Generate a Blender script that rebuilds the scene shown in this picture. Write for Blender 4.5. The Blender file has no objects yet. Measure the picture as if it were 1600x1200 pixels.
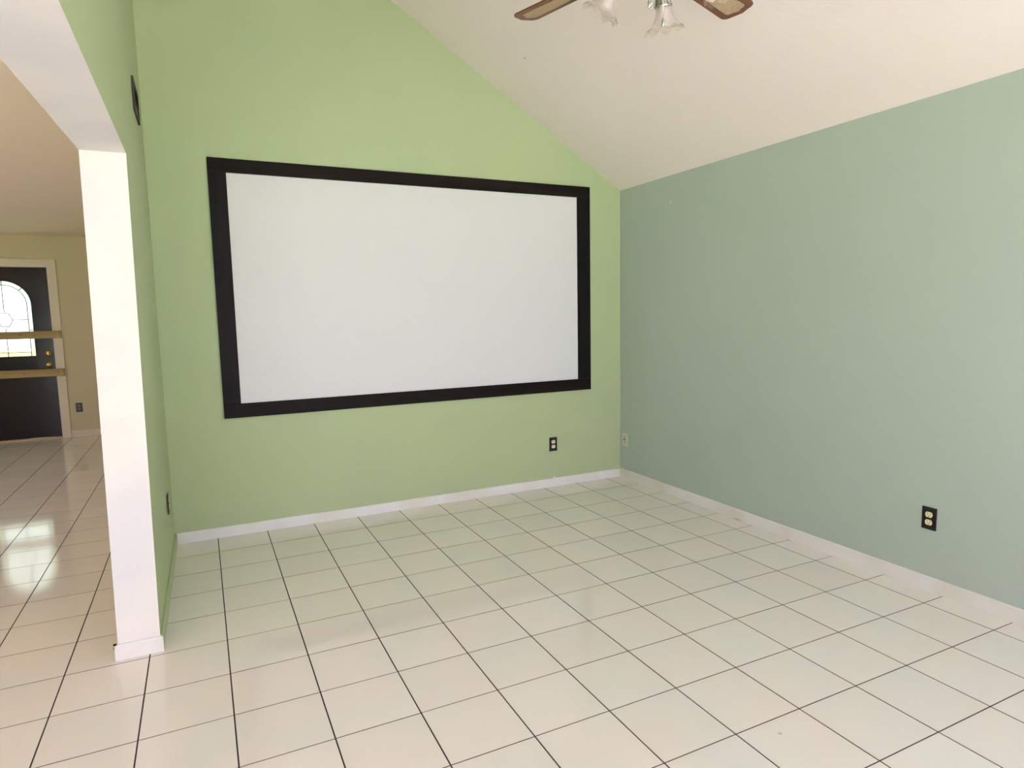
import bpy, bmesh, math, random
from mathutils import Vector, Matrix

random.seed(7)
S = bpy.context.scene
COL = S.collection
PI = math.pi

# ------------------------------------------------------------------ camera
CAM = Vector((-0.02398, -2.68412, 1.41330))
YAW, PITCH, ROLL, FPX = 0.4509, -0.1107, -0.0193, 1003.0
_f = Vector((math.sin(YAW)*math.cos(PITCH), math.cos(YAW)*math.cos(PITCH), math.sin(PITCH)))
_r = Vector((math.cos(YAW), -math.sin(YAW), 0))
_u = _r.cross(_f)
R_ = math.cos(ROLL)*_r + math.sin(ROLL)*_u
U_ = -math.sin(ROLL)*_r + math.cos(ROLL)*_u
cd = bpy.data.cameras.new('camera')
cam = bpy.data.objects.new('camera', cd)
COL.objects.link(cam)
m = Matrix((R_, U_, -_f)).transposed().to_4x4()
m.translation = CAM
cam.matrix_world = m
cd.sensor_width = 36.0
cd.lens = FPX/1600*36.0
cd.clip_start = 0.02
cd.clip_end = 200
S.camera = cam

def pix(p):
    d = Vector(p) - CAM
    z = d.dot(_f)
    if z < 0.05:
        return None
    return (800 + FPX*d.dot(R_)/z, 600 - FPX*d.dot(U_)/z)

# ------------------------------------------------------------------ world, daylight, exposure
S.view_settings.view_transform = 'Standard'
S.view_settings.look = 'None'
S.view_settings.gamma = 1
S.view_settings.use_curve_mapping = False
S.view_settings.exposure = -0.55
S.cycles.max_bounces = 14
S.cycles.diffuse_bounces = 10
S.cycles.transparent_max_bounces = 12

SKY = 7.4
w = bpy.data.worlds.new('overcast_sky')
S.world = w
w.use_nodes = True
wn = w.node_tree.nodes
wl = w.node_tree.links
bg = wn['Background']
tc = wn.new('ShaderNodeTexCoord')
sp = wn.new('ShaderNodeSeparateXYZ')
rp = wn.new('ShaderNodeValToRGB')
rp.color_ramp.elements[0].position = 0.0
rp.color_ramp.elements[0].color = (1.04, 0.96, 1.29, 1)
rp.color_ramp.elements[1].position = 0.6
rp.color_ramp.elements[1].color = (1.04, 0.96, 1.30, 1)
wl.new(tc.outputs['Generated'], sp.inputs[0])
wl.new(sp.outputs['Z'], rp.inputs[0])
wl.new(rp.outputs[0], bg.inputs['Color'])
bg.inputs['Strength'].default_value = SKY

def area(name, loc, rot, sx, sy, power=0, portal=False, color=(1, 1, 1)):
    d = bpy.data.lights.new(name, 'AREA')
    d.shape = 'RECTANGLE'
    d.size = sx
    d.size_y = sy
    d.energy = power
    d.color = color
    d.cycles.is_portal = portal
    o = bpy.data.objects.new(name, d)
    COL.objects.link(o)
    o.location = loc
    o.rotation_euler = rot
    return o

sd = bpy.data.lights.new('sun', 'SUN')
sd.energy = 75.0
sd.angle = 0.02
sd.color = (1.0, 0.925, 1.05)
sun = bpy.data.objects.new('sun', sd)
COL.objects.link(sun)
sun.rotation_euler = Vector((0.10, 1.0, -3.0)).to_track_quat('-Z', 'Y').to_euler()

YB = -4.60          # inner face of the wall behind the camera
# daylight enters through the glazed openings behind the camera (portals only guide the sky light)
area('daylight_portal_patio', (1.55, YB-0.16, 1.12), (PI/2, 0, 0), 2.80, 2.16, portal=True)
area('daylight_portal_clerestory', (1.55, YB-0.16, 2.85), (PI/2, 0, 0), 2.80, 0.95, portal=True)
area('daylight_portal_side_room', (-2.06, YB-0.16, 1.07), (PI/2, 0, 0), 2.88, 2.06, portal=True)

area('daylight_portal_side_wall', (-4.8-0.16, 2.9, 1.5), (0, -PI/2, 0), 1.2, 2.0, portal=True)  # portal of the window added to light the side room

# ------------------------------------------------------------------ materials
def mat(name, color, rough=0.6, spec=0.5, metal=0.0, var=None, bump=None, coat=0.0):
    """var=(second colour, scale, low, high) noise mix; bump=(scale, strength, distance)"""
    m = bpy.data.materials.new(name)
    m.use_nodes = True
    n = m.node_tree.nodes
    l = m.node_tree.links
    b = n['Principled BSDF']
    b.inputs['Base Color'].default_value = (*color, 1)
    b.inputs['Roughness'].default_value = rough
    b.inputs['Specular IOR Level'].default_value = spec
    b.inputs['Metallic'].default_value = metal
    b.inputs['Coat Weight'].default_value = coat
    t = n.new('ShaderNodeTexCoord')
    if var:
        nz = n.new('ShaderNodeTexNoise')
        nz.inputs['Scale'].default_value = var[1]
        nz.inputs['Detail'].default_value = 4
        mr = n.new('ShaderNodeMapRange')
        mr.inputs[1].default_value = var[2]
        mr.inputs[2].default_value = var[3]
        mx = n.new('ShaderNodeMix')
        mx.data_type = 'RGBA'
        mx.inputs[6].default_value = (*color, 1)
        mx.inputs[7].default_value = (*var[0], 1)
        l.new(t.outputs['Object'], nz.inputs['Vector'])
        l.new(nz.outputs['Fac'], mr.inputs[0])
        l.new(mr.outputs[0], mx.inputs[0])
        l.new(mx.outputs[2], b.inputs['Base Color'])
    if bump:
        nb = n.new('ShaderNodeTexNoise')
        nb.inputs['Scale'].default_value = bump[0]
        nb.inputs['Detail'].default_value = 3
        bp = n.new('ShaderNodeBump')
        bp.inputs['Strength'].default_value = bump[1]
        bp.inputs['Distance'].default_value = bump[2]
        l.new(t.outputs['Object'], nb.inputs['Vector'])
        l.new(nb.outputs['Fac'], bp.inputs['Height'])
        l.new(bp.outputs[0], b.inputs['Normal'])
    return m

def srgb(r, g, b):
    def c(v):
        v /= 255
        return v/12.92 if v <= 0.04045 else ((v+0.055)/1.055)**2.4
    return (c(r), c(g), c(b))

M_LIME = mat('light_green_paint', srgb(176, 189, 149), 0.6, 0.12, var=(srgb(173, 187, 150), 1.2, .35, .65), bump=(60, .15, .002))
M_SAGE = mat('sage_green_paint', srgb(177, 190, 181), 0.6, 0.12, var=(srgb(174, 188, 179), 1.0, .35, .65), bump=(60, .15, .002))
M_WHITE = mat('white_paint', srgb(216, 215, 217), 0.6, 0.12, var=(srgb(234, 231, 222), 2.0, .4, .7))
M_BASE = mat('white_baseboard_paint', srgb(228, 227, 226), 0.45, 0.25, var=(srgb(216, 213, 202), 3.0, .45, .75))
M_CEIL = mat('warm_white_ceiling', srgb(240, 230, 224), 0.8, 0.2, bump=(35, .35, .004))
M_CREAM = mat('cream_paint', srgb(202, 194, 160), 0.6, 0.12)
M_CASING = mat('greyed_white_door_casing', srgb(218, 209, 190), 0.5, 0.3)
M_GROUT = mat('dark_grout', srgb(58, 48, 56), 0.9, 0.1, var=(srgb(76, 64, 66), 6, .4, .7))
M_SCREEN = mat('projection_white', srgb(222, 222, 226), 0.6, 0.25)
M_BLACKDOOR = mat('gloss_black_door', srgb(26, 23, 23), 0.16, 0.3, bump=(9, .12, .004))
M_BRASS = mat('polished_brass', srgb(226, 190, 110), 0.18, 0.5, metal=1.0)
M_SILVER = mat('brushed_nickel', srgb(205, 203, 198), 0.22, 0.5, metal=1.0)
M_PLATE = mat('black_plate_plastic', srgb(32, 29, 31), 0.3, 0.3)
M_IVORY = mat('ivory_plastic', srgb(226, 216, 178), 0.35, 0.5)
M_SLOT = mat('dark_slot', srgb(40, 34, 26), 0.8, 0.1)
M_WPLATE = mat('white_plate_plastic', srgb(206, 205, 188), 0.4, 0.4)
M_INSERT = mat('beige_insert', srgb(192, 180, 164), .4, .4)
M_BROWN = mat('brown_receptacle', srgb(120, 108, 96), 0.5, 0.4)
M_VENT = mat('bronze_vent_paint', srgb(62, 52, 42), 0.5, 0.4)
M_VENTLT = mat('pale_louver_paint', srgb(150, 138, 126), 0.5, 0.4)
M_LEAD = mat('lead_came', srgb(120, 128, 112), 0.5, 0.4)
M_BULB = mat('white_bulb_glass', srgb(238, 236, 240), 0.25, 0.5)
M_FRAMEW = mat('white_window_frame', srgb(235, 235, 232), 0.4, 0.4)
M_LAWN = mat('lawn', srgb(140, 165, 100), 0.9, 0.1, var=(srgb(110, 140, 80), 8, .4, .6))
M_PATH = mat('concrete', srgb(198, 196, 190), 0.9, 0.1)
M_BRICK = mat('pink_brick', srgb(222, 186, 170), 0.9, 0.1)
M_PATCH = mat('filler', srgb(196, 206, 186), 0.8, 0.1)
M_SMUDGE = mat('grey_smudge', srgb(190, 182, 172), 0.6, 0.2)

def wood(name, c1, c2, axis, scale=30, rough=0.35, spec=0.3):
    m = bpy.data.materials.new(name)
    m.use_nodes = True
    n = m.node_tree.nodes
    l = m.node_tree.links
    b = n['Principled BSDF']
    t = n.new('ShaderNodeTexCoord')
    mp = n.new('ShaderNodeMapping')
    s = [scale, scale, scale]
    s[axis] = scale*0.06
    mp.inputs['Scale'].default_value = s
    nz = n.new('ShaderNodeTexNoise')
    nz.inputs['Scale'].default_value = 1.0
    nz.inputs['Detail'].default_value = 6
    r = n.new('ShaderNodeValToRGB')
    r.color_ramp.elements[0].position = .35
    r.color_ramp.elements[1].position = .7
    r.color_ramp.elements[0].color = (*c1, 1)
    r.color_ramp.elements[1].color = (*c2, 1)
    l.new(t.outputs['Object'], mp.inputs[0])
    l.new(mp.outputs[0], nz.inputs['Vector'])
    l.new(nz.outputs['Fac'], r.inputs[0])
    l.new(r.outputs[0], b.inputs['Base Color'])
    b.inputs['Roughness'].default_value = rough
    b.inputs['Specular IOR Level'].default_value = spec
    return m

M_EBX = wood('ebony_stained_board_long', srgb(22, 17, 15), srgb(34, 27, 24), 0, 30, .5, .09)
M_EBZ = wood('ebony_stained_board_upright', srgb(17, 15, 15), srgb(26, 23, 22), 2, 30, .5, .12)
M_KNOT = mat('pine_knot', srgb(110, 88, 58), .7, .2)
M_PINE = wood('weathered_pine', srgb(150, 132, 88), srgb(178, 160, 112), 0, 22, 0.7, 0.2)
M_BLADE = wood('walnut_blade', srgb(92, 56, 38), srgb(120, 78, 54), 0, 40, 0.35)
M_CANE = mat('woven_cane', srgb(176, 154, 124), 0.6, 0.3, var=(srgb(160, 138, 108), 120, .4, .6), bump=(260, .4, .001))

def tile_mat():
    m = bpy.data.materials.new('cream_glazed_tile')
    m.use_nodes = True
    n = m.node_tree.nodes
    l = m.node_tree.links
    b = n['Principled BSDF']
    oi = n.new('ShaderNodeObjectInfo')
    g = n.new('ShaderNodeNewGeometry')
    nz = n.new('ShaderNodeTexNoise')
    nz.inputs['Scale'].default_value = 3.2
    nz.inputs['Detail'].default_value = 2
    l.new(g.outputs['Position'], nz.inputs['Vector'])
    r = n.new('ShaderNodeValToRGB')
    e = r.color_ramp.elements
    e[0].position = .34
    e[0].color = (*srgb(227, 227, 222), 1)
    e[1].position = .66
    e[1].color = (*srgb(233, 226, 219), 1)
    k = e.new(.5)
    k.color = (*srgb(231, 227, 221), 1)
    l.new(nz.outputs['Fac'], r.inputs[0])
    hs = n.new('ShaderNodeHueSaturation')
    mr = n.new('ShaderNodeMapRange')
    mr.inputs[3].default_value = .975
    mr.inputs[4].default_value = 1.02
    l.new(oi.outputs['Random'], mr.inputs[0])
    l.new(mr.outputs[0], hs.inputs['Value'])
    l.new(r.outputs[0], hs.inputs['Color'])
    l.new(hs.outputs[0], b.inputs['Base Color'])
    b.inputs['Roughness'].default_value = .075
    b.inputs['Specular IOR Level'].default_value = .5
    nb = n.new('ShaderNodeTexNoise')
    nb.inputs['Scale'].default_value = 9
    l.new(g.outputs['Position'], nb.inputs['Vector'])
    bp = n.new('ShaderNodeBump')
    bp.inputs['Strength'].default_value = .08
    bp.inputs['Distance'].default_value = .004
    l.new(nb.outputs['Fac'], bp.inputs['Height'])
    l.new(bp.outputs[0], b.inputs['Normal'])
    return m
M_TILE = tile_mat()
M_TILESIDE = mat('darkened_tile_edge', srgb(146, 134, 126), .6, .2)  # edge colour darkened so lit tile sides draw no bright joint lines

def glassy(name, tint, transp, rough=0.05, frost=None, frost_amt=0.0):
    m = bpy.data.materials.new(name)
    m.use_nodes = True
    n = m.node_tree.nodes
    l = m.node_tree.links
    n.remove(n['Principled BSDF'])
    out = n['Material Output']
    tr = n.new('ShaderNodeBsdfTransparent')
    tr.inputs[0].default_value = (*tint, 1)
    gl = n.new('ShaderNodeBsdfGlossy')
    gl.inputs['Roughness'].default_value = rough
    mx = n.new('ShaderNodeMixShader')
    lw = n.new('ShaderNodeLayerWeight')
    lw.inputs['Blend'].default_value = .5
    pw = n.new('ShaderNodeMath')
    pw.operation = 'POWER'
    pw.inputs[1].default_value = 4.5
    l.new(lw.outputs['Facing'], pw.inputs[0])
    mul = n.new('ShaderNodeMath')
    mul.operation = 'MULTIPLY_ADD'
    mul.inputs[1].default_value = .9
    mul.inputs[2].default_value = .04 + 1-transp
    l.new(pw.outputs[0], mul.inputs[0])
    l.new(mul.outputs[0], mx.inputs[0])
    l.new(tr.outputs[0], mx.inputs[1])
    l.new(gl.outputs[0], mx.inputs[2])
    last = mx
    if frost:
        df = n.new('ShaderNodeBsdfDiffuse')
        df.inputs[0].default_value = (*frost, 1)
        tl = n.new('ShaderNodeBsdfTranslucent')
        tl.inputs[0].default_value = (*frost, 1)
        ad = n.new('ShaderNodeMixShader')
        l.new(df.outputs[0], ad.inputs[1])
        l.new(tl.outputs[0], ad.inputs[2])
        m2 = n.new('ShaderNodeMixShader')
        m2.inputs[0].default_value = frost_amt
        l.new(mx.outputs[0], m2.inputs[1])
        l.new(ad.outputs[0], m2.inputs[2])
        last = m2
    l.new(last.outputs[0], out.inputs['Surface'])
    return m
M_GLASS = glassy('clear_window_glass', (0.97, 0.99, 0.97), 1.0, 0.01)
M_TEXGLASS = glassy('etched_door_glass', (0.70, 0.80, 0.66), 0.98, 0.1)
M_BEVGLASS = glassy('bevelled_border_glass', (0.52, 0.62, 0.46), 0.97, 0.1)
M_FROST = glassy('frosted_shade_glass', (0.96, 0.94, 0.90), 0.97, 0.12, srgb(240, 228, 226), 0.5)
M_RIM = glassy('clear_ruffled_shade_glass', (0.96, 0.94, 0.88), 0.98, 0.2, srgb(214, 200, 180), 0.12)

# ------------------------------------------------------------------ mesh helpers
def link(name, bm, mats, parent=None, smooth=False, loc=None):
    me = bpy.data.meshes.new(name)
    bmesh.ops.recalc_face_normals(bm, faces=bm.faces)
    bm.to_mesh(me)
    bm.free()
    for x in (mats if isinstance(mats, (list, tuple)) else [mats]):
        me.materials.append(x)
    if smooth:
        for p in me.polygons:
            p.use_smooth = True
    o = bpy.data.objects.new(name, me)
    COL.objects.link(o)
    if parent:
        o.parent = parent
    if loc is not None:
        o.location = loc
    return o

def box(bm, x0, x1, y0, y1, z0, z1, mi=0, bevel=0):
    v = [bm.verts.new(p) for p in ((x0, y0, z0), (x1, y0, z0), (x1, y1, z0), (x0, y1, z0),
                                   (x0, y0, z1), (x1, y0, z1), (x1, y1, z1), (x0, y1, z1))]
    fs = []
    for q in ((0, 3, 2, 1), (4, 5, 6, 7), (0, 1, 5, 4), (1, 2, 6, 5), (2, 3, 7, 6), (3, 0, 4, 7)):
        f = bm.faces.new([v[i] for i in q])
        f.material_index = mi
        fs.append(f)
    if bevel:
        es = list({e for f in fs for e in f.edges})
        bmesh.ops.bevel(bm, geom=es, offset=bevel, segments=2, affect='EDGES', profile=.5)
    return fs

def hexa(bm, pts, mis=(0,)*6):
    """pts: 4 bottom then 4 top, same winding; faces bottom, top, side0..3"""
    v = [bm.verts.new(p) for p in pts]
    for q, mi in zip(((0, 3, 2, 1), (4, 5, 6, 7), (0, 1, 5, 4), (1, 2, 6, 5), (2, 3, 7, 6), (3, 0, 4, 7)), mis):
        bm.faces.new([v[i] for i in q]).material_index = mi

def prism_y(bm, pts, y0, y1):
    """polygon in (x,z) extruded along y"""
    a = [bm.verts.new((x, y0, z)) for x, z in pts]
    b = [bm.verts.new((x, y1, z)) for x, z in pts]
    bm.faces.new(a)
    bm.faces.new(b[::-1])
    for i in range(len(a)):
        j = (i+1) % len(a)
        bm.faces.new((a[i], b[i], b[j], a[j]))

def lathe(bm, prof, seg=32, mat4=None, ruffle=None, mi=0):
    rings = []
    for k, (r, z) in enumerate(prof):
        ring = []
        for i in range(seg):
            a = 2*PI*i/seg
            rr, zz = r, z
            if ruffle:
                rr, zz = ruffle(k, a, r, z)
            p = Vector((rr*math.cos(a), rr*math.sin(a), zz))
            if mat4:
                p = mat4 @ p
            ring.append(bm.verts.new(p))
        rings.append(ring)
    for k in range(len(rings)-1):
        for i in range(seg):
            j = (i+1) % seg
            f = bm.faces.new((rings[k][i], rings[k][j], rings[k+1][j], rings[k+1][i]))
            f.material_index = mi
    return rings

def cap(bm, ring):
    bm.faces.new(ring)

def tube(bm, pts, r, seg=10):
    pts = [Vector(p) for p in pts]
    rings = []
    for i, p in enumerate(pts):
        d = (pts[min(i+1, len(pts)-1)] - pts[max(i-1, 0)]).normalized()
        a = d.orthogonal().normalized() if i == 0 else (prev - d*prev.dot(d)).normalized()
        prev = a
        b = d.cross(a)
        rings.append([bm.verts.new(p + r*(math.cos(2*PI*k/seg)*a + math.sin(2*PI*k/seg)*b)) for k in range(seg)])
    for i in range(len(rings)-1):
        for k in range(seg):
            j = (k+1) % seg
            bm.faces.new((rings[i][k], rings[i][j], rings[i+1][j], rings[i+1][k]))
    bm.faces.new(rings[0][::-1])
    bm.faces.new(rings[-1])

def empty(name, loc=(0, 0, 0), rot=(0, 0, 0), parent=None):
    o = bpy.data.objects.new(name, None)
    o.empty_display_size = .1
    COL.objects.link(o)
    o.location = loc
    o.rotation_euler = rot
    if parent:
        o.parent = parent
    return o

def tag(o, label, cat, group=None):
    o['label'] = label
    o['category'] = cat
    if group:
        o['group'] = group
    return o

def struct(o, label=None, cat=None):
    o['kind'] = 'structure'
    if label:
        o['label'] = label
    if cat:
        o['category'] = cat
    return o

# ------------------------------------------------------------------ room dimensions (metres, tile pitch 0.3)
XL, XR, YG, YE = -0.2439, 3.1551, 1.7793, 0.338
ZH, ZR, SL = 2.0684, 2.390, 0.6052          # opening height, low side of the ceiling, its slope
ZS = ZR + SL*(XR-XL)
YF, ZC2 = 6.6665, 2.4206                    # far wall and ceiling of the side room
XLL = -4.8                                  # far left wall of the side room
BB = 0.0687                                 # baseboard height
P = 0.3

# ------------------------------------------------------------------ floor with tiles
bm = bmesh.new()
box(bm, XLL-.15, XR+.15, YB-.15, YF+.15, -.15, -.0017)
floor = struct(link('floor', bm, M_GROUT), 'dark grout bed under cream glazed floor tiles in both rooms', 'floor')

G, GY = .0023, .0019           # half joint widths
T = .008
def tile_mesh(x0, x1, y0, y1):
    bm = bmesh.new()
    c = .0004
    o = [bm.verts.new(p) for p in ((x0, y0, -T), (x1, y0, -T), (x1, y1, -T), (x0, y1, -T))]
    a = [bm.verts.new(p) for p in ((x0, y0, -c), (x1, y0, -c), (x1, y1, -c), (x0, y1, -c))]
    b = [bm.verts.new(p) for p in ((x0+c, y0+c, 0), (x1-c, y0+c, 0), (x1-c, y1-c, 0), (x0+c, y1-c, 0))]
    for i in range(4):
        j = (i+1) % 4
        bm.faces.new((o[i], o[j], a[j], a[i])).material_index = 1
        bm.faces.new((a[i], a[j], b[j], b[i])).material_index = 1
    bm.faces.new(b)
    bmesh.ops.recalc_face_normals(bm, faces=bm.faces)
    if b[0].link_faces and bm.faces:
        for f in bm.faces:
            if len(f.verts) == 4 and all(abs(v.co.z) < 1e-6 for v in f.verts) and f.normal.z < 0:
                bmesh.ops.reverse_faces(bm, faces=bm.faces)
                break
    me = bpy.data.meshes.new('tile')
    bm.to_mesh(me)
    bm.free()
    me.materials.append(M_TILE)
    me.materials.append(M_TILESIDE)
    return me

cells = []
i0, i1 = math.floor(XLL/P), math.ceil(XR/P)
j0, j1 = math.floor(YB/P), math.ceil(YF/P)
for i in range(i0, i1):
    for j in range(j0, j1):
        xa, xb = max(i*P+G, XLL), min((i+1)*P-G, XR)
        ya, yb = max(j*P+GY, YB), min((j+1)*P-GY, YF)
        cx = (xa+xb)/2
        if xa > -.39 and j*P > YG+.05:
            continue                         # nothing behind the light green wall
        if cx > XL and yb > YG:
            yb = YG
        if xb-xa < .01 or yb-ya < .01:
            continue
        # projected size and visibility
        q = [pix((x, y, 0)) for x, y in ((xa, ya), (xb, ya), (xb, yb), (xa, yb))]
        area_px = 0
        if all(q):
            cxp = sum(a[0] for a in q)/4
            cyp = sum(a[1] for a in q)/4
            area_px = abs(sum(q[k][0]*q[(k+1) % 4][1]-q[(k+1) % 4][0]*q[k][1] for k in range(4)))/2
            inx = max(a[0] for a in q) > 0 and min(a[0] for a in q) < 1600
            iny = max(a[1] for a in q) > 0 and min(a[1] for a in q) < 1200
            if not (inx and iny):
                area_px = 0
            if cx < XL-.05 and ya > YE-.1 and min(a[0] for a in q) > 122+62*(cyp-232)/770:
                area_px = 0                  # hidden behind the wall end
        cells.append((area_px, xa, xb, ya, yb))
cells.sort(key=lambda c: -c[0])
single = [c for c in cells[:296] if c[0] > 40]
rest = cells[len(single):]
cache = {}
rt = random.Random(3)
for a, xa, xb, ya, yb in single:
    key = (round(xb-xa, 4), round(yb-ya, 4))
    if key not in cache:
        hx, hy = (xb-xa)/2, (yb-ya)/2
        cache[key] = tile_mesh(-hx, hx, -hy, hy)
    o = bpy.data.objects.new('tile', cache[key])
    COL.objects.link(o)
    o.parent = floor
    o.location = ((xa+xb)/2, (ya+yb)/2, rt.uniform(-.0002, .0001))
    o.rotation_euler = (rt.uniform(-1, 1)*.0006, rt.uniform(-1, 1)*.0006, 0)
bm = bmesh.new()
for a, xa, xb, ya, yb in rest:
    box(bm, xa, xb, ya, yb, -T, 0)
o = link('tile', bm, M_TILE, floor)
o['kind'] = 'stuff'
print('tiles', len(single), len(rest))

# ------------------------------------------------------------------ walls
# light green end wall with the gable slope
bm = bmesh.new()
prism_y(bm, [(XL-.02, 0), (XR, 0), (XR, ZR+.02), (XL-.02, ZS+.03)], YG, YG+.12)
struct(link('wall_back', bm, M_LIME), 'light green end wall rising to the sloping ceiling', 'wall')
# sage green right wall
bm = bmesh.new()
box(bm, XR, XR+.12, YB-.15, YG+.12, 0, ZR+.02)
wall_right = struct(link('wall_right', bm, M_SAGE), 'greyish sage green long wall on the right', 'wall')
# left wall: short return, with a header over the wide opening; reveals are white
bm = bmesh.new()
hexa(bm, [(-.4150, YE, 0), (-.2590, YE, 0), (XL, YG+.12, 0), (-.39, YG+.12, 0),
          (-.3945, YE, ZH), (-.2368, YE, ZH), (XL, YG+.12, ZH), (-.39, YG+.12, ZH)],
     (0, 0, 1, 0, 2, 2))
xb0 = -.3945 - (YE-YB)*.031
hexa(bm, [(xb0, YB, ZH), (-.2430, YB, ZH), (-.2368, YE, ZH), (-.3945, YE, ZH),
          (xb0, YB, ZC2+.1), (-.2430, YB, ZC2+.1), (-.2368, YE, ZC2+.1), (-.3945, YE, ZC2+.1)],
     (1, 0, 0, 0, 0, 2))
hexa(bm, [(-.3945, YE, ZH), (-.2368, YE, ZH), (XL, YG+.12, ZH), (-.39, YG+.12, ZH),
          (-.3945, YE, ZC2+.1), (-.2368, YE, ZC2+.1), (XL, YG+.12, ZC2+.1), (-.39, YG+.12, ZC2+.1)],
     (0, 0, 0, 0, 2, 2))
hexa(bm, [(-.39, YB, ZC2+.1), (-.2430, YB, ZC2+.1), (-.2368, YE, ZC2+.1), (-.39, YE, ZC2+.1),
          (-.39, YB, ZS+.05), (-.2430, YB, ZS+.05), (-.2368, YE, ZS+.05), (-.39, YE, ZS+.05)])
hexa(bm, [(-.39, YE, ZC2+.1), (-.2368, YE, ZC2+.1), (XL, YG+.12, ZC2+.1), (-.39, YG+.12, ZC2+.1),
          (-.39, YE, ZS+.05), (-.2368, YE, ZS+.05), (XL, YG+.12, ZS+.05), (-.39, YG+.12, ZS+.05)])
wall_left = struct(link('wall_left', bm, [M_LIME, M_WHITE, M_CREAM]),
                   'light green left wall with white-painted edge around the wide opening', 'wall')
# side room shell
bm = bmesh.new()
box(bm, -.39, -.27, YG+.12, YF+.12, 0, ZC2+.1)
struct(link('wall_side_room_right', bm, M_CREAM))
bm = bmesh.new()
box(bm, XLL-.12, XLL, YB-.15, 1.9, 0, ZC2+.1)
box(bm, XLL-.12, XLL, 3.9, YF+.12, 0, ZC2+.1)
box(bm, XLL-.12, XLL, 1.9, 3.9, 0, .9)
box(bm, XLL-.12, XLL, 1.9, 3.9, 2.1, ZC2+.1)
struct(link('wall_side_room_left', bm, M_CREAM))
DX0, DX1, DZ = -2.515, -1.603, 2.057        # entry door leaf
bm = bmesh.new()
box(bm, XLL, DX0-.02, YF, YF+.14, 0, ZC2+.1)
box(bm, DX1+.02, -.27, YF, YF+.14, 0, ZC2+.1)
box(bm, DX0-.02, DX1+.02, YF, YF+.14, DZ+.02, ZC2+.1)
struct(link('wall_far', bm, M_CREAM), 'dim cream wall around the black entry door', 'wall')
bm = bmesh.new()
box(bm, XLL-.12, -.39, YB-.15, YF+.14, ZC2, ZC2+.12)
struct(link('ceiling_side_room', bm, mat('beige_ceiling', srgb(234, 223, 206), .8, .2, bump=(35, .35, .004))), 'flat warm white ceiling of the side room', 'ceiling')
# sloping ceiling
bm = bmesh.new()
a0 = (XR+.12, ZR-SL*.12)
hexa(bm, [(XL-.16, YB-.15, ZS+SL*.16), (XR+.12, YB-.15, a0[1]), (XR+.12, YG+.12, a0[1]), (XL-.16, YG+.12, ZS+SL*.16),
          (XL-.16, YB-.15, ZS+SL*.16+.15), (XR+.12, YB-.15, a0[1]+.15), (XR+.12, YG+.12, a0[1]+.15), (XL-.16, YG+.12, ZS+SL*.16+.15)])
ceiling = struct(link('ceiling', bm, M_CEIL), 'sloping warm white ceiling of the green room', 'ceiling')

# wall behind the camera with patio door, clerestory and side room window
def wall_with_holes(name, x0, x1, z0, z1, holes, y0, y1, material):
    xs = sorted({x0, x1, *[h[0] for h in holes], *[h[1] for h in holes]})
    zs = sorted({z0, z1, *[h[2] for h in holes], *[h[3] for h in holes]})
    bm = bmesh.new()
    for a, b in zip(xs, xs[1:]):
        for c, d in zip(zs, zs[1:]):
            mx, mz = (a+b)/2, (c+d)/2
            if any(h[0] < mx < h[1] and h[2] < mz < h[3] for h in holes):
                continue
            box(bm, a, b, y0, y1, c, d)
    bmesh.ops.remove_doubles(bm, verts=bm.verts, dist=1e-5)
    return struct(link(name, bm, material))
wall_with_holes('wall_front', XL-.14, XR, 0, 3.6, [(.15, 2.95, .04, 2.2), (.15, 2.95, 2.38, 2.72)], YB-.12, YB, M_WHITE)
bm = bmesh.new()
prism_y(bm, [(XL-.14, 3.6), (1.15, 3.6), (XL-.14, ZS+.1)], YB-.12, YB)
struct(link('wall_front_gable', bm, M_WHITE))
wall_with_holes('wall_side_room_front', XLL, XL-.14, 0, ZC2+.1, [(-3.5, -.62, .04, 2.1)], YB-.12, YB, M_CREAM)

def window(name, x0, x1, z0, z1, panes, at=None, rz=0):
    r = struct(empty(name, at or ((x0+x1)/2, YB-.06, z0), (0, 0, rz)))
    cx = (x0+x1)/2
    bm = bmesh.new()
    f = .045
    box(bm, x0-cx, x1-cx, -.03, .03, 0, f)
    box(bm, x0-cx, x1-cx, -.03, .03, z1-z0-f, z1-z0)
    for k in range(panes+1):
        x = x0-cx + (x1-x0-f)*k/panes
        box(bm, x, x+f, -.03, .03, f, z1-z0-f)
    link('window_frame', bm, M_FRAMEW, r)
    for k in range(panes):
        bm = bmesh.new()
        wv = (x1-x0-f)/panes
        xa = x0-cx + wv*k+f
        box(bm, xa, xa+wv-f, -.003, .003, f, z1-z0-f)
        link('pane', bm, M_GLASS, r)
window('window_1', .15, 2.95, .04, 2.2, 2)
window('window_2', .15, 2.95, 2.38, 2.72, 3)
window('window_3', -3.5, -.62, .04, 2.1, 2)
window('added_side_window', -1.0, 1.0, .9, 2.1, 2, (XLL-.06, 2.9, .9), PI/2)  # unseen window, added to brighten the side room's far wall and ceiling

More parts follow.
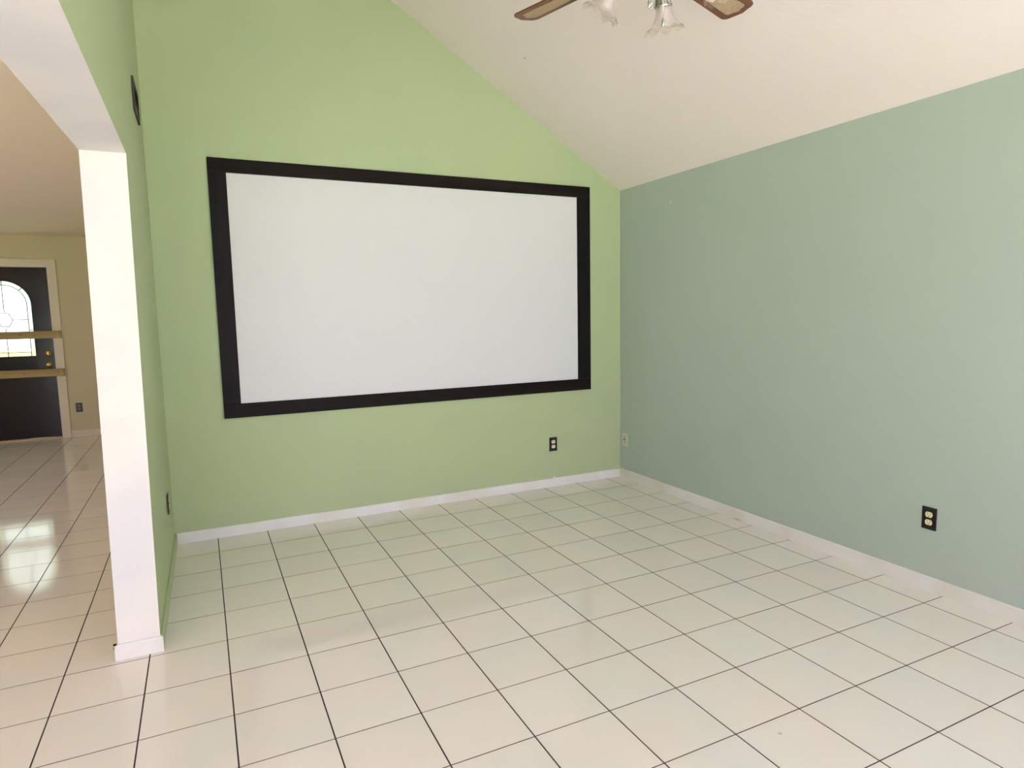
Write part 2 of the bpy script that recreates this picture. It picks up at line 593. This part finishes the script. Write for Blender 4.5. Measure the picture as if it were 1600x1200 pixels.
# ------------------------------------------------------------------ baseboards
def board_profile_run(name, p0, p1, n, h, t, material, parent=None):
    """board from p0 to p1 (xy), n = direction into the room"""
    bm = bmesh.new()
    p0, p1, n = Vector(p0), Vector(p1), Vector(n)
    prof = [(0, 0), (t, 0), (t, h-.006), (t-.004, h), (0, h)]
    A = [bm.verts.new((p0.x+n.x*a, p0.y+n.y*a, b+.0004)) for a, b in prof]
    B = [bm.verts.new((p1.x+n.x*a, p1.y+n.y*a, b+.0004)) for a, b in prof]
    bm.faces.new(A)
    bm.faces.new(B[::-1])
    for i in range(5):
        j = (i+1) % 5
        bm.faces.new((A[i], B[i], B[j], A[j]))
    return link(name, bm, material, parent)
bbk = struct(board_profile_run('baseboard_back', (XL+.012, YG), (XR, YG), (0, -1), BB, .012, M_BASE), 'white baseboard along the light green end wall', 'baseboard')
bbr = struct(board_profile_run('baseboard_right', (XR, YG-.012), (XR, YB), (-1, 0), BB+.004, .012, M_BASE), 'white baseboard along the sage green wall', 'baseboard')
struct(board_profile_run('baseboard_left', (-.2590, YE+.002), (XL, YG), (1, 0), BB, .011, M_LIME), 'baseboard of the left return wall painted light green', 'baseboard')
# white return board wrapping the wall end
bm = bmesh.new()
x0, x1, y0 = -.4285, -.2470, YE-.013
prof = [(x0+.004, y0), (x1, y0), (x1, YE+.001), (x0, YE+.001), (x0, y0+.004)]
for z0, z1, ins in ((.0004, .060, 0), (.060, BB-.001, .002)):
    a = [bm.verts.new((x+(ins if x < -.33 else -ins), y+(ins if y < YE-.005 else 0), z0 if z0 < .01 else z0)) for x, y in prof]
    b = [bm.verts.new((x+(2*ins if x < -.33 else -2*ins), y+(2*ins if y < YE-.005 else 0), z1)) for x, y in prof]
    bm.faces.new(a); bm.faces.new(b)
    for i in range(5):
        j = (i+1) % 5
        bm.faces.new((a[i], b[i], b[j], a[j]))
t1 = struct(link('trim_1', bm, M_BASE), 'white baseboard block wrapping the foot of the wall end', 'trim')
# the crack and chipped corner at its left end
bm = bmesh.new()
box(bm, -.4300, -.4180, YE-.0142, YE+.001, .0690, .0715)
box(bm, -.4294, -.4278, YE-.0140, YE-.004, .052, .060)
link('chipped_gap', bm, M_SLOT, t1)
board_profile_run('baseboard_side_room', (-.39, YF), (DX1+.098, YF), (0, -1), .085, .012, M_CASING)['kind'] = 'structure'
# caulk lumps left on the boards
def lump(parent, loc, sc, material, name='caulk_lump'):
    bm = bmesh.new()
    bmesh.ops.create_icosphere(bm, subdivisions=2, radius=1)
    for v in bm.verts:
        v.co = Vector((v.co.x*sc[0], v.co.y*sc[1], v.co.z*sc[2]))*(1+.15*math.sin(v.co.x*5+v.co.z*7))
    return link(name, bm, material, parent, True, loc)
lump(bbk, (2.497, YG-.008, .073), (.014, .006, .010), M_BASE)
for y, z in ((.42, .071), (-.10, .072), (-.28, .073)):
    lump(bbr, (XR-.008, y, z), (.006, .02, .005), M_BASE)
lump(bbr, (XR-.013, .43, .004), (.004, .03, .004), M_SMUDGE, 'grime')
lump(bbr, (XR-.013, -.02, .004), (.004, .03, .004), M_BASE)
# spot of filler on the sage wall, paint chip on the left board, specks
lump(wall_right, (XR, 1.147, 2.197), (.0015, .012, .016), M_PATCH, 'filler_patch')
lump(ceiling, (2.02, 1.25, ZR+SL*(XR-2.02)-.001), (.004, .004, .003), M_SLOT, 'nail_head')
for x, y, r in ((1.632, -1.265, .006), (.168, .272, .004)):
    lump(floor, (x, y, .0003), (r, r, .0006), M_SMUDGE, 'smudge')

# ------------------------------------------------------------------ projection screen
scr = tag(empty('projection_screen', (1.47, YG, .774)), 'large blank white projection screen in a wide black board frame on the green wall', 'screen')
X0, X1, Z0, Z1 = .0865, 2.8505, .774, 2.3945
x0, x1, z0, z1 = .190, 2.733, .865, 2.3095
def rel(bm, a, b, c, d, e, f, bev=.0015):
    box(bm, a-1.47, b-1.47, c, d, e-.774, f-.774, bevel=bev)
bm = bmesh.new()
rel(bm, x0-.01, x1+.01, -.008, 0, z0-.01, z1+.01, 0)
link('screen_surface', bm, M_SCREEN, scr)
for nm, q, mm in (('frame_board', (X0, X1, z1, Z1), M_EBX), ('frame_board', (X0, X1, Z0, z0), M_EBX),
                  ('frame_board', (X0, x0, z0+.0008, z1-.0008), M_EBZ), ('frame_board', (x1, X1, z0+.0008, z1-.0008), M_EBZ)):
    bm = bmesh.new()
    rel(bm, q[0], q[1], -.019, 0, q[2], q[3])
    link(nm, bm, mm, scr)

# ------------------------------------------------------------------ wall plates
def rrect(w_, h_, r, n=5):
    pts = []
    for cx, cy, a0 in ((w_/2-r, h_/2-r, 0), (-w_/2+r, h_/2-r, 90), (-w_/2+r, -h_/2+r, 180), (w_/2-r, -h_/2+r, 270)):
        for k in range(n+1):
            a = math.radians(a0+90*k/n)
            pts.append((cx+r*math.cos(a), cy+r*math.sin(a)))
    return pts
def outlet(loc, rz, label, plate=M_PLATE, face=M_IVORY, w_=.070, h_=.1120, group=None):
    """built facing -y, centre at loc"""
    r = tag(empty('wall_outlet', loc, (0, 0, rz)), label, 'outlet', group)
    bm = bmesh.new()
    box(bm, -w_/2, w_/2, -.006, 0, -h_/2, h_/2, bevel=.0018)
    link('cover_plate', bm, plate, r)
    for s in (1, -1):
        bm = bmesh.new()
        zc = s*.0195
        pts = []
        for k in range(28):          # round face with flattened top and bottom
            a = 2*PI*k/28
            pts.append((.0172*math.cos(a), zc+max(-.0135, min(.0135, .0172*math.sin(a)))))
        prism_y(bm, pts, -.0085, -.004)
        f = link('receptacle', bm, face, r)
        bm = bmesh.new()
        box(bm, -.0078, -.0056, -.0089, -.008, zc+.0005, zc+.0085)
        box(bm, .0056, .0078, -.0089, -.008, zc+.0015, zc+.0080)
        prism_y(bm, [(.0026*math.cos(2*PI*k/12), zc-.0075+.0026*math.sin(2*PI*k/12)) for k in range(12)], -.0089, -.008)
        link('slots', bm, M_SLOT, f)
    bm = bmesh.new()
    prism_y(bm, [(.0026*math.cos(2*PI*k/12), .0026*math.sin(2*PI*k/12)) for k in range(12)], -.0072, -.005)
    link('screw', bm, plate, r)
    return r
outlet((2.4957, YG, .3487), 0, 'black wall outlet with two white sockets on the light green wall below the screen')
outlet((XR, -.8137, .3660), -PI/2, 'black wall outlet with two ivory sockets low on the sage green wall')
outlet((XL-.0005, 1.33, .385), PI/2, 'dark wall outlet seen edge-on on the narrow green return wall', w_=.07, h_=.112)
outlet((-1.406, YF, .3597), 0, 'dark wall outlet on the cream wall beside the black entry door', M_PLATE, M_BROWN)

r = tag(empty('cable_plate', (XR, 1.705, .3275), (0, 0, -PI/2)), 'white cable wall plate on the sage wall beside the room corner', 'wall plate')
bm = bmesh.new()
box(bm, -.035, .035, -.006, 0, -.052, .052, bevel=.0018)
link('cover_plate', bm, M_WPLATE, r)
bm = bmesh.new()
box(bm, -.016, .016, -.0075, -.005, -.033, .033, bevel=.001)
link('insert', bm, M_INSERT, r)
bm = bmesh.new()
lathe(bm, [(.0045, 0), (.0045, .008), (.0015, .008), (.0015, .0)], 16, Matrix.Translation((-.004, -.007, .004)) @ Matrix.Rotation(PI/2, 4, 'X'))
link('cable_socket', bm, M_SLOT, r, True)

# air vent high on the left wall
vr = tag(empty('air_vent', (-.2395, 1.17, 2.43), (0, 0, PI/2)), 'dark louvered air vent high on the green return wall', 'vent')
bm = bmesh.new()
W2, H = .150, .155
for q in ((-W2, W2, 0, .018), (-W2, W2, H-.018, H), (-W2, -W2+.018, .018, H-.018), (W2-.018, W2, .018, H-.018)):
    box(bm, q[0], q[1], -.010, 0, q[2], q[3])
link('vent_frame', bm, M_VENT, vr)
bm = bmesh.new()
box(bm, -W2+.018, W2-.018, -.0015, 0, .018, H-.018)
link('vent_back', bm, M_SLOT, vr)
for k in range(8):
    bm = bmesh.new()
    z = .024+k*.0148
    hexa(bm, [(-W2+.018, -.010, z), (W2-.018, -.010, z), (W2-.018, -.002, z+.008), (-W2+.018, -.002, z+.008),
              (-W2+.018, -.010, z+.0015), (W2-.018, -.010, z+.0015), (W2-.018, -.002, z+.0095), (-W2+.018, -.002, z+.0095)])
    link('louver', bm, M_VENTLT if k in (1, 2) else M_VENT, vr)

# ------------------------------------------------------------------ entry door of the side room
door = struct(empty('door_1', ((DX0+DX1)/2, YF, 0)), 'glossy black entry door with arched leaded glass', 'door')
CX = (DX0+DX1)/2
GH, GB, GS = .268, 1.012, 1.624            # glass half width, bottom, spring line
def arch(h, zb, zs_, n=24):
    return [(-h, zb), (h, zb)] + [(h*math.cos(PI*k/n), zs_+h*math.sin(PI*k/n)) for k in range(n+1)]
def ring_prism(bm, outer, inner, y0, y1):
    vo = [bm.verts.new((x, y0, z)) for x, z in outer]
    vi = [bm.verts.new((x, y0, z)) for x, z in inner]
    es = [bm.edges.new((v[k], v[(k+1) % len(v)])) for v in (vo, vi) for k in range(len(v))]
    res = bmesh.ops.triangle_fill(bm, use_beauty=True, edges=es)
    fs = [g for g in res['geom'] if isinstance(g, bmesh.types.BMFace)]
    ex = bmesh.ops.extrude_face_region(bm, geom=fs)
    for g in ex['geom']:
        if isinstance(g, bmesh.types.BMVert):
            g.co.y = y1
hw = (DX1-DX0)/2
bm = bmesh.new()
ring_prism(bm, [(-hw+.003, .022), (hw-.003, .022), (hw-.003, DZ-.003), (-hw+.003, DZ-.003)], arch(GH+.012, GB-.012, GS), .032, .076)
slab = link('door_leaf', bm, M_BLACKDOOR, door)
bm = bmesh.new()
ring_prism(bm, arch(GH+.030, GB-.030, GS), arch(GH, GB, GS), .024, .036)
link('glass_moulding', bm, M_BLACKDOOR, slab)
for s in (-1, 1):                           # raised lower panels
    bm = bmesh.new()
    a, b = (.06, .33) if s > 0 else (-.33, -.06)
    ring_prism(bm, [(a, .22), (b, .22), (b, .80), (a, .80)], [(a+.025, .245), (b-.025, .245), (b-.025, .775), (a+.025, .775)], .026, .034)
    box(bm, a+.05, b-.05, .028, .034, .27, .75)
    link('raised_panel', bm, M_BLACKDOOR, slab)
# glass: border pieces and field pieces, lead cames between
h2, b2 = GH-.045, GB+.045
def pane(pts, material):
    bm = bmesh.new()
    prism_y(bm, pts, .050, .054)
    link('pane', bm, material, slab)
def arcpts(r, a0, a1, n=10, zs_=GS):
    return [(r*math.cos(math.radians(a0+(a1-a0)*k/n)), zs_+r*math.sin(math.radians(a0+(a1-a0)*k/n))) for k in range(n+1)]
for a0 in (0, 45, 90, 135):
    pane(arcpts(GH+.005, a0, a0+45) + arcpts(h2, a0+45, a0), M_BEVGLASS)
for s in (-1, 1):
    for za, zb in ((GB, 1.32), (1.32, GS)):
        pane([(s*h2, za), (s*(GH+.005), za), (s*(GH+.005), zb), (s*h2, zb)], M_BEVGLASS)
    pane([(0, GB), (s*h2, GB), (s*h2, b2), (0, b2)], M_BEVGLASS)
    pane([(0, b2), (s*h2, b2), (s*h2, 1.44), (0, 1.44)], M_TEXGLASS)
    pane([(0, 1.44), (s*h2, 1.44)] + (arcpts(h2, 0, 90) if s > 0 else arcpts(h2, 180, 90)), M_TEXGLASS)
bm = bmesh.new()
def strip(bm, a, b, w_=.0085):
    a, b = Vector((a[0], a[1])), Vector((b[0], b[1]))
    d = (b-a).normalized()
    n_ = Vector((-d.y, d.x))*w_/2
    prism_y(bm, [tuple(a-n_), tuple(b-n_), tuple(b+n_), tuple(a+n_)], .046, .0495)
pts = arcpts(h2, 0, 180, 24)
for a, b in zip(pts, pts[1:]):
    strip(bm, a, b)
for s in (-1, 1):
    strip(bm, (s*h2, GB), (s*h2, GS))
    strip(bm, (s*h2, 1.32), (s*GH, 1.32))
    strip(bm, (s*.075, 1.44), (s*h2, 1.44))
strip(bm, (-h2, b2), (h2, b2))
strip(bm, (0, GB), (0, 1.35))
strip(bm, (0, 1.53), (0, GS+GH))
for a in (45, 135):
    c, s = math.cos(math.radians(a)), math.sin(math.radians(a))
    strip(bm, (h2*c, GS+h2*s), (GH*c, GS+GH*s))
hexp = [(.075*math.cos(math.radians(60*k)), 1.44+.09*math.sin(math.radians(60*k))) for k in range(7)]
for a, b in zip(hexp, hexp[1:]):
    strip(bm, a, b)
for r0 in (.12, .17):
    q = [(r0*math.cos(math.radians(20+14*k)), 1.50+r0*math.sin(math.radians(20+14*k))) for k in range(11)]
    for a, b in zip(q, q[1:]):
        strip(bm, a, b, .004)
link('lead_came', bm, M_LEAD, slab)
# hardware
def knob_set(name, x, z, prof, material=M_BRASS):
    bm = bmesh.new()
    rr = lathe(bm, prof, 24, Matrix.Translation((x, .032, z)) @ Matrix.Rotation(PI/2, 4, 'X'))
    cap(bm, rr[-1])
    return link(name, bm, material, slab, True)
kx = -1.669-CX
knob_set('deadbolt', kx, 1.036, [(.035, 0), (.036, .004), (.030, .012), (.016, .014), (.015, .016)])
bm = bmesh.new()
box(bm, kx-.004, kx+.004, .004, .018, 1.018, 1.054, bevel=.001)
link('thumb_turn', bm, M_BRASS, slab)
knob_set('door_knob', kx, .898, [(.033, 0), (.034, .004), (.026, .008), (.012, .014), (.011, .030), (.022, .038), (.028, .050), (.026, .062), (.014, .070), (.003, .072)])
# jambs + threshold
bm = bmesh.new()
box(bm, -hw-.018, -hw, 0, .13, 0, DZ+.018)
box(bm, hw, hw+.018, 0, .13, 0, DZ+.018)
box(bm, -hw, hw, 0, .13, DZ, DZ+.018)
link('jamb', bm, M_CASING, door)
bm = bmesh.new()
box(bm, -hw, hw, -.02, .135, 0, .020, bevel=.004)
link('threshold', bm, mat('worn_threshold', srgb(190, 170, 135), .4, .5), door)
bm = bmesh.new()
box(bm, -.03+hw-.28, hw-.18, .025, .0325, .018, .024)
link('metal_strip', bm, M_SILVER, door)
# casing
cs = struct(empty('trim_2', (CX, YF, 0)), 'off-white flat casing around the black entry door', 'trim')
for q in ((-hw-.095, -hw-.005, 0, DZ+.09), (hw+.005, hw+.095, 0, DZ+.09), (-hw-.005, hw+.005, DZ+.005, DZ+.09)):
    bm = bmesh.new()
    box(bm, q[0], q[1], -.016, 0, q[2]+.0005, q[3], bevel=.003)
    link('casing_board', bm, M_CASING, cs)
# the two barricading lumber bars
for z, hgt, lab, tilt in ((1.2145, .088, 'upper wooden bar fixed across the black entry door and its glass', -.002),
                          (.762, .089, 'lower wooden bar fixed across the black entry door below its knob', .004)):
    bm = bmesh.new()
    box(bm, -.565, .565, -.038, 0, 0, hgt, bevel=.003)
    o = link('wooden_bar', bm, M_PINE, None, loc=(-2.077, YF-.0165, z))
    o.rotation_euler = (0, tilt, 0)
    tag(o, lab, 'wooden bar')
    for x in (-.53, .53):
        for zz in (.025, .062):
            bm = bmesh.new()
            prism_y(bm, [(x+.004*math.cos(2*PI*k/10), zz+.004*math.sin(2*PI*k/10)) for k in range(10)], -.0392, -.037)
            link('screw_head', bm, M_SILVER, o)
    bm = bmesh.new()
    prism_y(bm, [(.17+.010*math.cos(2*PI*k/12), .045+.007*math.sin(2*PI*k/12)) for k in range(12)], -.0385, -.037)
    link('wood_knot', bm, M_KNOT, o)

# ------------------------------------------------------------------ outside
bm = bmesh.new()
box(bm, -30, 30, YF+.14, 40, -.3, -.06)
box(bm, -30, 30, -40, YB-.15, -.3, -.06)
struct(link('ground', bm, M_LAWN), 'green lawn outside the entry door', 'lawn')
bm = bmesh.new()
box(bm, -3.2, -.9, YF+.14, 9.2, -.06, -.02)
struct(link('path_slab', bm, M_PATH))  # concrete path slab outside the entry door
bm = bmesh.new()
box(bm, -7, 6, -12, YB-.15, -.06, -.02)
struct(link('patio_bounce_slab', bm, M_PATH))  # unseen concrete slab, added to bounce sunlight up to the ceiling
gw = tag(empty('garden_wall', (-2.3, 10.2, -.06)), 'low pinkish brick wall seen outside through the entry door glass', 'garden wall')
brick_me = None
for row in range(12):
    for k in range(-7, 7):
        x = k*.30+(.15 if row % 2 else 0)
        if brick_me is None:
            bm = bmesh.new()
            box(bm, 0, .292, -.09, 0, 0, .078, bevel=0)
            b0 = link('brick', bm, M_BRICK, gw)
            brick_me = b0.data
            b0.location = (x, 0, row*.086)
        else:
            b = bpy.data.objects.new('brick', brick_me)
            COL.objects.link(b)
            b.parent = gw
            b.location = (x, 0, row*.086)
bm = bmesh.new()
box(bm, -2.1, 2.1, -.085, .10, 0, 12*.086-.002)
link('mortar', bm, M_PATH, gw)

# ------------------------------------------------------------------ ceiling fan
HX, HY, HZ = 1.507, -.731, 2.66
fan = tag(empty('ceiling_fan', (HX, HY, 0)), 'brown-bladed ceiling fan with cane insets and glass tulip lamps', 'ceiling fan')
zc = ZR + SL*(XR-HX)
bm = bmesh.new()
rr = lathe(bm, [(.075, zc+.04), (.075, zc-.03), (.055, zc-.075), (.02, zc-.09)], 32)
cap(bm, rr[0]); cap(bm, rr[-1])
link('canopy', bm, M_SILVER, fan, True)
bm = bmesh.new()
tube(bm, [(0, 0, HZ+.14), (0, 0, zc-.08)], .011, 16)
link('downrod', bm, M_SILVER, fan, True)
bm = bmesh.new()
rr = lathe(bm, [(.02, HZ+.165), (.055, HZ+.155), (.10, HZ+.135), (.115, HZ+.10), (.115, HZ+.05), (.10, HZ+.03), (.085, HZ+.022), (.03, HZ+.02)], 40)
cap(bm, rr[0]); cap(bm, rr[-1])
link('motor_housing', bm, M_SILVER, fan, True)
bm = bmesh.new()
rr = lathe(bm, [(.04, HZ+.022), (.055, HZ+.0), (.06, HZ-.03), (.05, HZ-.06), (.03, HZ-.075), (.012, HZ-.082), (.006, HZ-.095)], 32)
cap(bm, rr[0]); cap(bm, rr[-1])
link('light_kit_body', bm, M_SILVER, fan, True)

def outline(r0, r1, w0, w1, cr, n=8):
    """blade outline in local xy, x outwards, tapering slightly, rounded tip corners with a soft ogee"""
    pts = [(r0, -w0/2), ]
    # tip corner at -y
    for k in range(n+1):
        a = -PI/2 + (PI/2)*k/n
        pts.append((r1-cr+cr*math.cos(a)-.012, -w1/2+cr+cr*math.sin(a)))
    pts.append((r1, -.004))
    for k in range(n+1):
        a = (PI/2)*k/n
        pts.append((r1-cr+cr*math.cos(a)-.012, w1/2-cr+cr*math.sin(a)))
    pts.append((r0, w0/2))
    return pts
def poly_z(bm, pts, z0, z1):
    a = [bm.verts.new((x, y, z0)) for x, y in pts]
    b = [bm.verts.new((x, y, z1)) for x, y in pts]
    bm.faces.new(a[::-1]); bm.faces.new(b)
    for i in range(len(a)):
        j = (i+1) % len(a)
        bm.faces.new((a[i], a[j], b[j], b[i]))
ROT, PIT, RT, BW = 1.885, -.159, .657, .141
proto = None
def blade_children(name_bm_mat):
    pass
bm = bmesh.new()
poly_z(bm, outline(.19, RT+.006, .115, BW, .032), -.003, .003)
me_blade = bpy.data.meshes.new('blade'); bmesh.ops.recalc_face_normals(bm, faces=bm.faces); bm.to_mesh(me_blade); bm.free(); me_blade.materials.append(M_BLADE)
bm = bmesh.new()
ins = [(.30, -.030)] + [(x, y) for x, y in outline(.30, RT-.026, .07, BW-.058, .018)][1:-1] + [(.30, .030), (.285, 0)]
poly_z(bm, ins, -.0042, -.0028)
me_cane = bpy.data.meshes.new('cane_panel'); bmesh.ops.recalc_face_normals(bm, faces=bm.faces); bm.to_mesh(me_cane); bm.free(); me_cane.materials.append(M_CANE)
bm = bmesh.new()
poly_z(bm, [(.07, -.014), (.17, -.012), (.205, -.04), (.25, -.035), (.262, 0), (.25, .035), (.205, .04), (.17, .012), (.07, .014)], -.008, -.0045)
me_iron = bpy.data.meshes.new('blade_iron'); bmesh.ops.recalc_face_normals(bm, faces=bm.faces); bm.to_mesh(me_iron); bm.free(); me_iron.materials.append(M_SILVER)
for k in range(4):
    b = bpy.data.objects.new('blade', me_blade)
    COL.objects.link(b)
    b.parent = fan
    b.location = (0, 0, HZ)
    b.rotation_euler = (Matrix.Rotation(ROT-k*PI/2, 3, 'Z') @ Matrix.Rotation(PIT, 3, 'X')).to_euler()
    for nm, me in (('cane_panel', me_cane), ('blade_iron', me_iron)):
        c = bpy.data.objects.new(nm, me)
        COL.objects.link(c)
        c.parent = b

# lamps: arm, cup, tulip shade, bulb
def shade_ruffle(k, a, r, z):
    amt = max(0, (k-5))/4.0
    wv = math.sin(9*a)
    return r*(1+.05*amt*wv), z - .007*amt*math.sin(9*a+.6)
PROF = [(a_, b_*.86) for a_, b_ in ((.0275, 0), (.0285, -.010), (.029, -.022), (.032, -.040), (.038, -.056), (.046, -.070), (.055, -.080), (.063, -.087), (.070, -.091), (.074, -.100))]
for k in range(4):
    az = math.radians(35 + 90*k)
    d = Vector((math.cos(az), math.sin(az), 0))
    tilt = math.radians((17, 34, 34, 30)[k])
    neck = d*(.135, .150, .165, .205)[k] + Vector((0, 0, HZ-(.116, .082, .08, .096)[k]))
    ax = (Vector((0, 0, -1))*math.cos(tilt) + d*math.sin(tilt)).normalized()
    q = Vector((0, 0, -1)).rotation_difference(ax)
    M = Matrix.Translation(neck) @ q.to_matrix().to_4x4()
    bm = bmesh.new()
    tube(bm, [d*.045+Vector((0, 0, HZ-.035)), d*.085+Vector((0, 0, HZ-.022)), d*.118+Vector((0, 0, HZ-.03)), neck-ax*.022], .008, 10)
    arm = link('lamp_arm', bm, M_SILVER, fan, True)
    bm = bmesh.new()
    lathe(bm, [(.010, .034), (.026, .028), (.0305, .018), (.0305, .004), (.0335, .001), (.0335, -.005), (.0305, -.006)], 28, M)
    cup = link('lamp_cup', bm, M_SILVER, fan, True)
    for s in range(3):
        bm = bmesh.new()
        aa = 2*PI*s/3 + .5
        c = Vector((math.cos(aa), math.sin(aa), 0))
        t_ = Vector((-math.sin(aa), math.cos(aa), 0))
        loop = [M @ (c*(.040) + .0055*math.cos(2*PI*i/12)*c + .010*math.sin(2*PI*i/12)*Vector((0, 0, 1)) + Vector((0, 0, .006))) for i in range(13)]
        tube(bm, loop, .0022, 6)
        link('thumb_screw', bm, M_SILVER, cup, True)
    bm = bmesh.new()
    lathe(bm, PROF[:8], 72, M, shade_ruffle)
    sh = link('glass_shade', bm, M_FROST, fan, True)
    bm = bmesh.new()
    def rim_r(kk, a, r, z):
        return shade_ruffle(kk+7, a, r, z)
    lathe(bm, PROF[7:], 72, M, rim_r)
    link('ruffled_rim', bm, M_RIM, sh, True)
    bm = bmesh.new()
    rr = lathe(bm, [(.012, .0), (.013, -.018), (.019, -.032), (.0235, -.046), (.0215, -.058), (.012, -.067), (.003, -.070)], 24, M)
    cap(bm, rr[-1])
    link('bulb', bm, M_BULB, fan, True)
for x, y, L in ((.02, -.035, .16), (-.03, -.02, .10)):
    bm = bmesh.new()
    tube(bm, [(x, y, HZ-.06), (x, y, HZ-.06-L)], .0012, 6)
    lathe(bm, [(.002, HZ-.06-L), (.005, HZ-.068-L), (.005, HZ-.085-L), (.001, HZ-.09-L)], 12, Matrix.Translation((x, y, 0)))
    link('pull_chain', bm, M_SILVER, fan, True)
